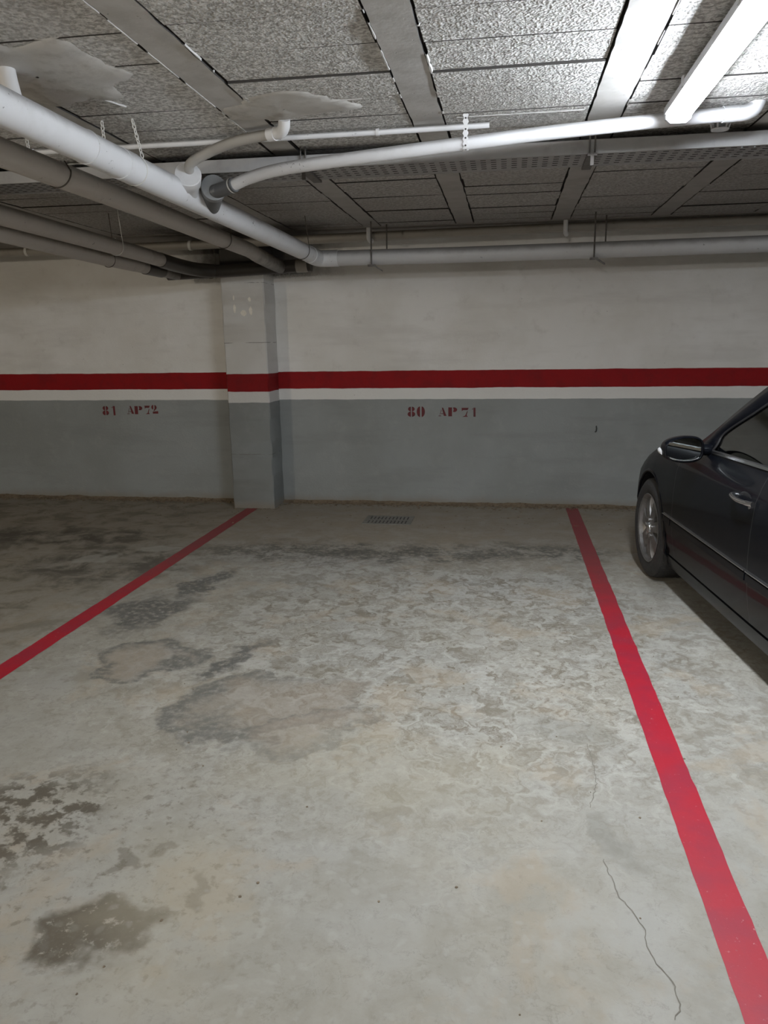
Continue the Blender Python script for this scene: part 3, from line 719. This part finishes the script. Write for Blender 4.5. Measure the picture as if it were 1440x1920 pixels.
# ------------------------------------------------------------------ cable tray
def tray():
    t = thing('cable_tray', 'long perforated metal cable tray hung across the ceiling', 'cable tray', (0, 3.99, 2.365))
    b = MB(); xa, xb, w = -8.0, X1, .275
    pitch = .05; n = int((xb-xa)/pitch)
    xs = []
    for i in range(n): xs += [xa+i*pitch, xa+i*pitch+.026]
    xs.append(xa+n*pitch)
    ys = [0]
    for k in range(5): ys += [.028+k*.046, .028+k*.046+.013]
    ys.append(w)
    vs = [(x, y, 0) for y in ys for x in xs]; W = len(xs); fs = []
    for j in range(len(ys)-1):
        for i in range(W-1):
            if j % 2 == 1 and i % 2 == 0: continue
            fs.append((j*W+i, j*W+i+1, (j+1)*W+i+1, (j+1)*W+i))
    b.add(vs, fs); b.build('perforated_base', MAT['traydark'], t)
    b = MB(); b.box(xa, xb, -.0015, 0, -.001, .062); b.box(xa, xb, -.0015, .012, .060, .062); b.build('side_rail', MAT['tray'], t)
    b = MB(); b.box(xa, xb, w, w+.0015, -.001, .062); b.build('side_rail', MAT['tray'], t)
    for k in range(9):
        y = .03+k*.027; c = MB(); c.tube([(xa+.05, y, .0145+.002*(k % 2))]+[(x, y+R.uniform(-.003, .003), .0145+.002*(k % 2)) for x in range(-7, 5)]+[(xb-.05, y, .0145)], .0125, 8); c.build('cable', MAT['rubber'], t, 60)  # unseen cables added as dark fill, so the base holes look dark
    b = MB(); b.box(.92, 1.22, -.004, -.0015, .002, .058); b.build('joint_plate', MAT['tray'], t)
    b = MB(); b.box(-1.1, -.82, -.004, -.0015, .002, .058); b.build('joint_plate', MAT['tray'], t)
    for x, y in ((1.044, .02), (1.10, .02), (1.038, .18), (1.089, .18)):
        m = MB(); m.lathe([(0, .0065), (-.004, .0065), (-.006, .003), (-.006, .0001)], (x, y, 0), (0, 0, 1), 10); m.build('bolt', MAT['chrome'], t, 40)
    for x, lab in ((.373, 'dark bracket and twin rods holding the cable tray left of the lamp'), (-1.022, 'small steel bracket holding the cable tray behind the sweeping white pipe'), (-3.4, 'steel bracket holding the cable tray at far left')):
        h = thing('tray_hanger', lab, 'hanger', (x, 3.99, 2.365), 0, 'cable tray hangers')
        for dx in (-.012, .012):
            m = MB(); m.tube([(dx, -.012, CEIL-2.363), (dx, -.012, -.012)], .004, 8); m.build('rod', MAT['steel'], h, 40)
        m = MB(); m.box(-.022, .022, -.02, .29, -.014, -.002); m.box(-.008, .008, -.018, .0, -.055, -.014); m.build('bracket', MAT['steel'], h)
MAT['traydark'] = grime('dusty_tray_steel', (.34, .33, .33), (.22, .215, .21), .6, 5)
tray()

# ------------------------------------------------------------------ lamp and detector
def luminaire():
    t = thing('ceiling_lamp', 'long lit white fluorescent batten lamp under the ceiling at top right', 'lamp', (.656, 0, 0))
    y0, y1 = 2.02, 3.50
    def prof(w0, w1, z0, z1, rr): # noqa
        return [(-w0, z1), (-w0, z0+rr), (-w1, z0), (w1, z0), (w0, z0+rr), (w0, z1)]
    b = MB(); pts = prof(.040, .028, 2.352, 2.396, .016); b.prism([(x, y0+.03, z) for x, z in pts], (0, y1-y0-.06, 0)); b.build('diffuser', MAT['tube'], t)
    b = MB(); pts = [(-.054, 2.384), (-.041, 2.384), (-.041, 2.397), (.041, 2.397), (.041, 2.384), (.054, 2.384), (.054, 2.412), (.038, 2.436), (-.038, 2.436), (-.054, 2.412)]; b.prism([(x, y0, z) for x, z in pts], (0, y1-y0, 0)); b.build('housing', MAT['lamp'], t)
    for ya, yb in ((y0, y0+.03), (y1-.03, y1)):
        b = MB(); b.prism([(x, ya, z) for x, z in prof(.050, .031, 2.348, 2.405, .018)], (0, yb-ya, 0)); b.build('end_cap', MAT['lamp'], t, None, .004)
    for y in (2.45, 3.15):
        for s in (-1, 1):
            b = MB(); b.box(s*.0555-.003, s*.0555+.003, y-.012, y+.012, 2.39, 2.425); b.build('clip', MAT['lamp'], t)
    for y in (2.3, 3.2):
        b = MB(); b.box(-.015, .015, y-.015, y+.015, 2.435, CEIL+.002); b.build('spacer', MAT['lamp'], t)
luminaire()
def detector():
    t = thing('smoke_detector', 'small white ceiling detector with open cage, just right of the lit lamp end', 'detector', (.90, 3.83, CEIL))
    o = (0, 0, 0)
    b = MB(); b.lathe([(.002, .0001), (.002, .052), (-.020, .056), (-.030, .050), (-.032, .0001)], o, (0, 0, 1), 32); b.build('base', MAT['detector'], t, 40)
    b = MB(); b.lathe([(-.030, .026), (-.050, .022), (-.050, .0001)], o, (0, 0, 1), 24); b.build('sensor', MAT['midgrey'], t, 40)
    b = MB(); b.lathe([(-.062, .0001), (-.062, .036), (-.058, .038), (-.055, .033), (-.055, .022)], o, (0, 0, 1), 32)
    for k in range(6):
        a = k*PI/3; b.tube([(math.cos(a)*.042, math.sin(a)*.042, -.029), (math.cos(a)*.034, math.sin(a)*.034, -.058)], .004, 6)
    b.build('cage', MAT['detector'], t, 40)
detector()

# ------------------------------------------------------------------ car
def car():
    th = math.radians(6.3)
    root = thing('car', 'glossy black saloon car parked nose to the wall at right', 'car', (1.798, 5.118, 0), PI/2 + th)
    HW = [(-3.93,.40),(-3.9,.60),(-3.85,.70),(-3.75,.775),(-3.5,.835),(-3.2,.87),(-2.85,.900),(-2.3,.908),(-1.6,.912),(-.9,.910),(-.4,.907),(0,.900),(.2,.888),(.35,.868),(.45,.838),(.55,.795),(.65,.735),(.73,.66),(.79,.56),(.83,.40),(.845,.2)]
    ZT = [(-3.93,.62),(-3.9,.76),(-3.85,.83),(-3.75,.885),(-3.5,.925),(-3.0,.955),(-2.5,.957),(-1.56,.943),(-.9,.928),(-.45,.905),(-.2,.875),(0,.842),(.15,.812),(.3,.768),(.4,.73),(.5,.69),(.58,.655),(.66,.61),(.73,.57),(.79,.53),(.845,.48)]
    hw = lambda s: lerp(HW, s)
    zt = lambda s: lerp(ZT, s)
    zb = lambda s: .16 + max(0, s-.4)*.12 + max(0, -3.2-s)*.12
    S = [.845,.83,.79,.73,.66,.6,.55,.5,.45,.4,.35,.3,.25,.2,.15,.1,.05,0,-.05,-.1,-.15,-.2,-.25,-.3,-.35,-.4,-.45,-.497,-.503,-.6,-.7,-.8,-.9,-1.0,-1.1,-1.2,-1.3,-1.4,-1.5,-1.554,-1.560,-1.7,-1.85,-2.0,-2.15,-2.3,-2.44,-2.446,-2.55,-2.65,-2.75,-2.85,-2.95,-3.05,-3.15,-3.25,-3.4,-3.55,-3.65,-3.75,-3.85,-3.9,-3.93]
    PR = [(0,.03,1),(.55,.03,0),(.13,.015,0),(.06,0,0),(.046,.035,0),(.038,.078,0),(.048,.084,0),(.036,.092,0),(.020,.17,0),(.010,.24,0),(.004,.31,0),(0,.40,0),(.002,.50,0),(.008,.59,0),(.014,.645,0),(.022,.668,0),(.036,.71,0),(.058,.757,0),(.078,.780,0)]
    rows = []
    for s in S:
        h, z1, z0 = hw(s), zt(s), zb(s); r = []
        for i, (ins, dz, c) in enumerate(PR):
            y = 0 if c else (h-ins if i != 1 else h*.4)
            z = z0+dz
            if dz > .1: z = z0+.1+(dz-.1)*(z1-z0-.1)/.68
            r.append((s, max(y, 0), z))
        hood = min(1, max(0, (.85-s)/.5)) if s > -2.5 else min(1, max(0, (s+3.95)/.4))
        for f, dz in ((.80, .014), (.6, .030), (.3, .042), (0, .046)):
            r.append((s, max((h-.078)*f, 0), z1+dz*hood))
        rows.append(r + [(x, -y, z) for x, y, z in r[-2:0:-1]])
    n = len(rows[0]); vs = [p for r in rows for p in r]
    fs = [(i*n+k, i*n+(k+1) % n, (i+1)*n+(k+1) % n, (i+1)*n+k) for i in range(len(rows)-1) for k in range(n)]
    fs += [tuple(range(n-1, -1, -1)), tuple((len(rows)-1)*n+k for k in range(n))]
    b = MB(); b.add(vs, fs); tmp = b.build('body_tmp', MAT['paint'])
    cuts = []
    for s, zc, r in ((0, .335, .352), (-2.854, .335, .352)):
        for sd in (1, -1):
            m = MB(); m.tube([(s, sd*.60, zc), (s, sd*1.2, zc)], r, 64); c = m.build('cut', MAT['trim'])
            q = tmp.modifiers.new('b', 'BOOLEAN'); q.object = c; q.operation = 'DIFFERENCE'; q.solver = 'EXACT'; cuts.append(c)
    bpy.context.view_layer.update()
    dg = bpy.context.evaluated_depsgraph_get()
    me = bpy.data.meshes.new_from_object(tmp.evaluated_get(dg))
    for o in [tmp] + cuts: bpy.data.objects.remove(o)
    # split into panels
    def region(c, nrm):
        s, y, z = c
        for a, w in ((0, .352), (-2.854, .352)):
            if math.hypot(s-a, z-.335) < w*.985: return 'arch'
            if abs(math.hypot(s-a, z-.335)-w) < .02 and abs(nrm.y) < .3 and abs(y) < .93 and z < .7 and abs(y) > .58 : return 'arch'
        if abs(y) > .72 and .245 < z < zt(s)+.01:
            if s < -1.560 and s > -2.44: return ('rear', y > 0)
            if s < -.503 and s > -1.554: return ('fore', y > 0)
            if -.503 <= s <= -.497 or -1.56 <= s <= -1.554 or -2.446 <= s <= -2.44: return 'gap'
        if z < zb(s)+.06 and abs(y) < hw(s)-.1: return 'gap'
        if z > zt(s)+.005 and -3.0 < s < -.55 and abs(y) < .74: return 'lid'
        return 'body'
    src = bmesh.new(); src.from_mesh(me)
    parts = {}
    for f in src.faces: parts.setdefault(region(f.calc_center_median(), f.normal), []).append([v.co.copy() for v in f.verts])
    src.free()
    def panel(keys, name, mat, parent):
        m = MB()
        for kk in keys:
            for p in parts.get(kk, []): m.add(p, [tuple(range(len(p)))])
        return m.build(name, mat, parent, 28, 0, True)
    body = panel(['body'], 'body_shell', MAT['paint'], root)
    panel(['arch', 'gap'], 'wheel_housing', MAT['trim'], body)
    panel(['lid'], 'cabin_tray', MAT['inside'], body)
    doors = {}
    for k_ in ('fore', 'rear'):
        for left in (True, False): doors[(k_, left)] = panel([(k_, left)], 'door', MAT['paint'], root)
    # arch lips
    for a in (0, -2.854):
        for sd in (1, -1):
            m = MB(); pts = []
            for i in range(41):
                g = math.radians(-25+230*i/40); s = a+math.cos(g)*.358; z = .335+math.sin(g)*.358
                if z < .2: continue
                zz = z; ins = .046 if zz < .24 else (.020 if zz < .33 else (.008 if zz < .45 else (.002 if zz < .6 else .006)))
                pts.append((s, sd*(hw(s)-ins-.004), z))
            m.tube(spline(pts, 2), .009, 8); m.build('arch_lip', MAT['paint'], body, 60)
    # greenhouse
    def G(s, z):
        d = z-.935; return min(hw(s), .912)-.078-.36*d-.42*d*d if d > 0 else hw(s)-.078
    OUT = [(-.60,.925),(-.699,.983),(-.803,1.057),(-.971,1.203),(-1.10,1.303),(-1.32,1.385),(-1.7,1.43),(-2.1,1.425),(-2.4,1.395),(-2.7,1.325),(-3.0,1.215),(-3.25,1.10),(-3.45,.985),(-3.5,.945)]
    INN = [(-.83,.915),(-.866,.973),(-.886,1.035),(-1.073,1.147),(-1.22,1.238),(-1.45,1.33),(-1.8,1.375),(-2.1,1.368),(-2.4,1.33),(-2.62,1.265),(-2.8,1.17),(-2.9,1.08),(-2.97,.99),(-2.98,.955)]
    def sm(pl): return [(p.x, p.z) for p in spline([(a, 0, c) for a, c in pl], 4)]
    O, I = sm(OUT), sm(INN)
    for sd in (1, -1):
        m = MB(); m.grid([[(a, sd*(G(a, c)-.004), c), (a*.6+a2*.4, sd*(G(a*.6+a2*.4, c*.6+c2*.4)+.002), c*.6+c2*.4), (a2, sd*(G(a2, c2)-.002), c2)] for (a, c), (a2, c2) in zip(O, I)])
        o = m.build('pillar_frame', MAT['paint'], body, 40); q = o.modifiers.new('s', 'SOLIDIFY'); q.thickness = .018; q.offset = 0
        m = MB(); m.tube([(a, sd*(G(a, c)-.001), c) for a, c in I], .0065, 8); m.build('window_seal', MAT['trim'], body, 60)
        # glass columns
        top = [(a, c) for a, c in I]
        def ztop(s):
            return lerp(sorted(top), s)
        def glass(sa, sb, door):
            rows = []; k = 14
            for i in range(k+1):
                s = sa+(sb-sa)*i/k; t1 = ztop(s); t0 = zt(s)-.022
                rows.append([(s, sd*(G(s, t0+(t1-t0)*j/8)-.006), t0+(t1-t0)*j/8) for j in range(9)])
            m = MB(); m.grid(rows); m.build('window_glass', MAT['glass'], door, 60)
        glass(-.846, -1.545, doors[('fore', sd == 1)]); glass(-1.60, -2.965, doors[('rear', sd == 1)])
        m = MB(); m.grid([[(s, sd*(G(s, z)+.001), z) for s in (-1.54, -1.57, -1.605)] for z in [.93+(ztop(-1.57)-.93)*j/8 for j in range(9)]]); m.build('door_pillar', MAT['trim'], body, 60)
        m = MB(); m.grid([[(s, sd*(G(s, z)+.001), z) for s in (-2.60, -2.635)] for z in [.95+(ztop(-2.62)-.95)*j/6 for j in range(7)]]); m.build('quarter_bar', MAT['trim'], body, 60)
    # sheet glass and roof, lofted between the two rails
    def loft(pl, bul, crown, name, mat, tin=.004):
        rows = []
        for i, (a, c) in enumerate(pl):
            L = G(a, c)-tin; r = []
            for j in range(17):
                f = -1+2*j/16; g = 1-f*f; r.append((a+bul(i/(len(pl)-1))*g, L*f, c+crown(i/(len(pl)-1))*g))
            rows.append(r)
        m = MB(); m.grid(rows); return m.build(name, mat, body, 60)
    iw = min(range(len(O)), key=lambda i: abs(O[i][0]+1.25)); ir = min(range(len(O)), key=lambda i: abs(O[i][0]+2.7))
    loft(O[:iw+1], lambda t: .10+.02*t, lambda t: .03+.025*t, 'windscreen', MAT['glass'])
    loft(O[iw:ir+1], lambda t: .12-.24*t, lambda t: .055-.01*t, 'roof', MAT['paint'])
    loft(O[ir:-1], lambda t: -.12-.10*t, lambda t: .045-.03*t, 'rear_window', MAT['glass'])
    # trim strips, handles, mirrors
    for sd in (1, -1):
        def side(s, z):   # lateral position on the flank
            t = (z-.26)/(zt(s)-.26)*.68; pr = [(d_-.1, -ins) for ins, d_, c in PR[7:]]
            return hw(s)+lerp(pr, t)
        def strip(sa, sb, za, zc, out, name, mat, par):
            rows = []; k = max(3, int(abs(sb-sa)/.07))
            for i in range(k+1):
                s = sa+(sb-sa)*i/k; y = hw(s)-.003
                rows.append([(s, sd*(y-.012), za), (s, sd*(y+out), za+.006), (s, sd*(y+out), zc-.006), (s, sd*(y-.012), zc)])
            m = MB(); m.grid(rows); m.add(rows[0], [(0,1,2,3)]); m.add(rows[-1], [(3,2,1,0)]); return m.build(name, mat, par, 40)
        for sa, sb, par in ((-.36, -.495, body), (-.505, -1.550, doors[('fore', sd == 1)]), (-1.564, -2.43, doors[('rear', sd == 1)])):
            strip(sa, sb, .447, .492, .010, 'rub_strip', MAT['paint'], par)
            strip(sa, sb, .490, .506, .014, 'chrome_moulding', MAT['chrome'], par)
        rows = []
        for i in range(31):
            s = -.865-2.08*i/30; z = zt(s)+.006; y = hw(s)-.074
            rows.append([(s, sd*(y-.004), z-.010), (s, sd*(y+.008), z-.008), (s, sd*(y+.008), z+.006), (s, sd*(y-.006), z+.009)])
        m = MB(); m.grid(rows); o = m.build('belt_moulding', MAT['chrome'], body, 40)
        for key, s0 in (('fore', -1.345), ('rear', -2.27)):
            d = doors[(key, sd == 1)]; y = hw(s0)-.022
            m = MB(); m.lathe([(0, .0001), (.001, .04), (.0025, .052), (0.001, .058)], (0, 0, 0), (0, sd, 0), 28)
            cup = m.build('handle_recess', MAT['trim'], d, 60); cup.location = (s0-.10, sd*(y+.004), .787); cup.scale = (1.35, 1, .8)
            m = MB(); m.tube(spline([(s0, sd*(y+.002), .800), (s0-.015, sd*(y+.034), .802), (s0-.10, sd*(y+.045), .797), (s0-.19, sd*(y+.040), .800), (s0-.235, sd*(y+.03), .802)], 5), [.0125]*6+[.010]*9+[.012]*6, 12)
            m.build('handle', MAT['chrome'], d, 60)
            m = MB(); m.lathe([(0, .010), (.012, .009), (.012, .0001)], (s0-.165, sd*(y+.004), .776), (0, sd, 0), 14); m.build('lock', MAT['chrome'], d, 40)
        # wing mirror
        if True:
            cy, cz, cs = .995, .948, -.835; hwid, hh = .108, .068
            def loopm(f, s, dy=0, dz=0):
                out = []
                for k in range(32):
                    a = 2*PI*k/32; ca, sa_ = math.cos(a), math.sin(a)
                    x = math.copysign(abs(ca)**.62, ca)*hwid*f; z = math.copysign(abs(sa_)**.70, sa_)*hh*f
                    if x > 0: z *= 1-.20*(x/hwid)
                    out.append((s + (x/hwid)*(-.022), sd*(cy+x+dy), cz+z+dz))
                return out
            m = MB(); L = [loopm(.93, -.905), loopm(1.0, -.900), loopm(1.04, -.87), loopm(1.0, -.83), loopm(.85, -.795), loopm(.55, -.770), loopm(.1, -.760)]
            m.grid([l+[l[0]] for l in L]); m.add(L[-1], [tuple(range(32))])
            L2 = [loopm(.93, -.905), loopm(.90, -.892), loopm(.1, -.892)]; m.grid([l+[l[0]] for l in L2])
            hs = m.build('wing_mirror', MAT['paint'], root, 50, 0, True)
            m = MB(); g = loopm(.88, -.8945); m.add(g, [tuple(range(32))]); m.build('mirror_glass', MAT['mirror'], hs)
            g = loopm(.90, -.902); low = [p for p in g if p[2] < cz-.6*hh]; low.sort(key=lambda p: p[1])
            m = MB(); m.tube([(p[0]-.003, p[1], p[2]+.006) for p in low], .0038, 8); o = m.build('mirror_trim', MAT['chrome'], hs, 60)
            m = MB(); m.tube(spline([(-.888, sd*(cy+hwid*.96), cz-.012), (-.86, sd*(cy+hwid*.985), cz-.01), (-.825, sd*(cy+hwid*.93), cz-.008)], 4), .014, 10); m.build('indicator', MAT['lens'], hs, 60)
            m = MB(); m.tube([(-.80, sd*.80, .935), (-.83, sd*.88, .94), (-.845, sd*.93, .945)], [.035, .03, .028], 12); m.build('mirror_arm', MAT['paint'], hs, 60)
    # headlights, grille, bumper line, tail lights
    for sd in (1, -1):
        for yy, r, ss in ((.60, .085, .70), (.44, .068, .775)):
            m = MB(); m.lathe([(0, r), (.02, r*.95), (.035, r*.6), (.04, .0001)], (0, 0, 0), (1, sd*.45, .35), 28)
            o = m.build('headlight', MAT['lens'], body, 60); o.location = (ss-.02, sd*yy, .565 if r > .08 else .55)
        m = MB(); m.box(-3.90, -3.86, sd*.55-.12, sd*.55+.12, .70, .80); m.build('tail_light', MAT['lampred'], body, None, .01)
    m = MB()
    for k_ in range(4): m.box(.835, .858, -.26+.02*k_, .26-.02*k_, .36+.035*k_, .378+.035*k_)
    m.build('grille', MAT['chrome'], body, None, .004)
    # interior
    def seat(s, y):
        m = MB(); m.box(s-.25, s+.25, y-.24, y+.24, .55, .72); st = m.build('seat', MAT['inside'], root, None, .06)
        m = MB(); m.prism([(s-.22, y-.23, .68), (s-.42, y-.20, 1.12), (s-.50, y-.20, 1.12), (s-.36, y-.23, .68)], (0, .44, 0)); m.build('seat_back', MAT['inside'], st, None, .03)
        m = MB(); m.box(s-.50, s-.41, y-.13, y+.13, 1.14, 1.30); m.build('headrest', MAT['inside'], st, None, .04)
    for s, y in ((-1.30, .37), (-1.30, -.37), (-2.25, .37), (-2.25, -.37)): seat(s, y)
    m = MB(); m.prism([(-.45, -.7, .93), (-.72, -.7, 1.0), (-.86, -.7, .92), (-.86, -.7, .75)], (0, 1.4, 0)); m.build('dashboard', MAT['inside'], root, None, .02)
    m = MB(); cc = Vector((-1.02, .37, 1.0)); ax = Vector((-.9, 0, .42)).normalized(); u = Vector((0, 1, 0)); w = ax.cross(u)
    m.tube([cc+(u*math.cos(a)+w*math.sin(a))*.185 for a in [2*PI*k/40 for k in range(41)]], .015, 10); m.tube([cc+u*.18, cc-u*.18], .014, 8); m.tube([cc, cc-ax*.2], .03, 10)
    m.build('steering_wheel', MAT['inside'], root, 60)
    # wheels
    def wheel(s, sd):
        o = Vector((s, sd*.895, .322)); ax = Vector((0, sd, 0)); r_t = .322
        def lat(prof, n=64): m = MB(); m.lathe(prof, o, ax, n); return m
        # rim: barrel, lip and seven spokes
        m = lat([(-.19, .205), (-.17, .19), (-.05, .185), (-.03, .20), (-.014, .212), (-.006, .222), (-.004, .218), (-.010, .206), (-.032, .196)])
        u, w = Vector((1, 0, 0)), Vector((0, 0, 1))
        for k in range(7):
            a = PI/2+PI/7+2*PI*k/7; d = u*math.cos(a)+w*math.sin(a); e = -u*math.sin(a)+w*math.cos(a)
            rows = []
            for rr, hw_, dep in ((.035, .036, -.022), (.07, .036, -.018), (.12, .038, -.018), (.165, .046, -.022), (.205, .066, -.030)):
                c = o+d*rr+ax*dep
                rows.append([c-e*hw_-ax*.03, c-e*hw_*.86, c, c+e*hw_*.86, c+e*hw_-ax*.03])
            m.grid(rows)
        m.lathe([(-.05, .075), (-.022, .068), (-.016, .058), (-.016, .0001)], o, ax, 32)
        rim = m.build('wheel', MAT['alloy'], root, 35)
        lat([(-.20, .205), (-.205, .25), (-.20, .295), (-.185, .314), (-.165, .3215), (-.04, .3215), (-.02, .314), (-.004, .29), (.0, .262), (-.004, .235), (-.012, .215), (-.03, .205)]).build('tire', MAT['rubber'], rim, 35)
        m = lat([(-.085, .19), (-.085, .0001)], 32); m.build('brake_disc', MAT['steel'], rim)
        m = MB(); m.lathe([(-.016, .036), (-.006, .034), (-.003, .026), (-.002, .0001)], o, ax, 28); m.build('hub_cap', MAT['chrome'], rim, 35)
        for k in range(5):
            a = 2*PI*k/5+.3; d = u*math.cos(a)+w*math.sin(a); m = MB(); m.lathe([(-.024, .010), (-.008, .010), (-.006, .006), (-.006, .0001)], o+d*.054, ax, 8); m.build('wheel_bolt', MAT['chrome'], rim)
        for z0, z1 in ((-.055, -.022), (-.19, -.16)):   # tread blocks on the shoulders
            m = MB()
            for k in range(72):
                a = 2*PI*k/72; d = u*math.cos(a)+w*math.sin(a); e = -u*math.sin(a)+w*math.cos(a)
                p = o+d*.3185; m.add([p+ax*z0-e*.008, p+ax*z1-e*.008-d*.006, p+ax*z1+e*.008-d*.006, p+ax*z0+e*.008] + [q+d*.0048 for q in (p+ax*z0-e*.008, p+ax*z1-e*.008-d*.006, p+ax*z1+e*.008-d*.006, p+ax*z0+e*.008)],
                        [(4,5,6,7), (0,1,5,4), (1,2,6,5), (2,3,7,6), (3,0,4,7)])
            m.build('tread', MAT['rubber'], rim)
    for s in (0, -2.854):
        for sd in (1, -1): wheel(s, sd)
car()

# ------------------------------------------------------------------ light
def area(name, loc, size, energy, col):
    l = bpy.data.lights.new(name, 'AREA'); l.shape = 'RECTANGLE'; l.size, l.size_y = size; l.energy = energy; l.color = col
    o = bpy.data.objects.new(name, l); o.location = loc; C.objects.link(o); return o
def glow(name, loc, energy, col):
    l = bpy.data.lights.new(name, 'POINT'); l.shadow_soft_size = .12; l.energy = energy; l.color = col
    o = bpy.data.objects.new(name, l); o.location = loc; C.objects.link(o)
glow('unseen_fill', (-.7, -2.4, 2.2), 95, (1., .95, .88))  # unseen fill light added behind the camera to lift walls and ceiling
glow('unseen_fill', (-4.8, -.4, 2.2), 95, (1., .87, .68))  # warm lamp out of view behind left, also used as fill
glow('unseen_fill', (2.6, -3.0, 2.2), 12, (.9, .95, 1.))  # weak unseen fill light added behind right
w = bpy.data.worlds.new('world'); bpy.context.scene.world = w; w.use_nodes = True
w.node_tree.nodes['Background'].inputs[0].default_value = (.9, .92, 1, 1); w.node_tree.nodes['Background'].inputs[1].default_value = .02

# ------------------------------------------------------------------ camera
cd = bpy.data.cameras.new('camera'); cam = bpy.data.objects.new('camera', cd); C.objects.link(cam)
cd.sensor_fit = 'VERTICAL'; cd.sensor_height = 24.0; cd.lens = 24.0*1437.36/1920; cd.clip_start = .05; cd.clip_end = 60
yaw, pit, rol = .15975, .2149, -.0146
cam.location = (0, 0, 1.5)
fw = Vector((-math.sin(yaw)*math.cos(pit), math.cos(yaw)*math.cos(pit), -math.sin(pit)))
r0 = Vector((math.cos(yaw), math.sin(yaw), 0)); u0 = r0.cross(fw)
rr = r0*math.cos(rol)+u0*math.sin(rol); uu = -r0*math.sin(rol)+u0*math.cos(rol)
mat = Matrix((rr, uu, -fw)).transposed().to_4x4(); mat.translation = cam.location; cam.matrix_world = mat
sc = bpy.context.scene; sc.camera = cam
sc.view_settings.view_transform = 'Standard'; sc.view_settings.look = 'None'; sc.view_settings.exposure = .32; sc.view_settings.gamma = 1.16
sc.cycles.use_denoising = True
sc.cycles.max_bounces = 8
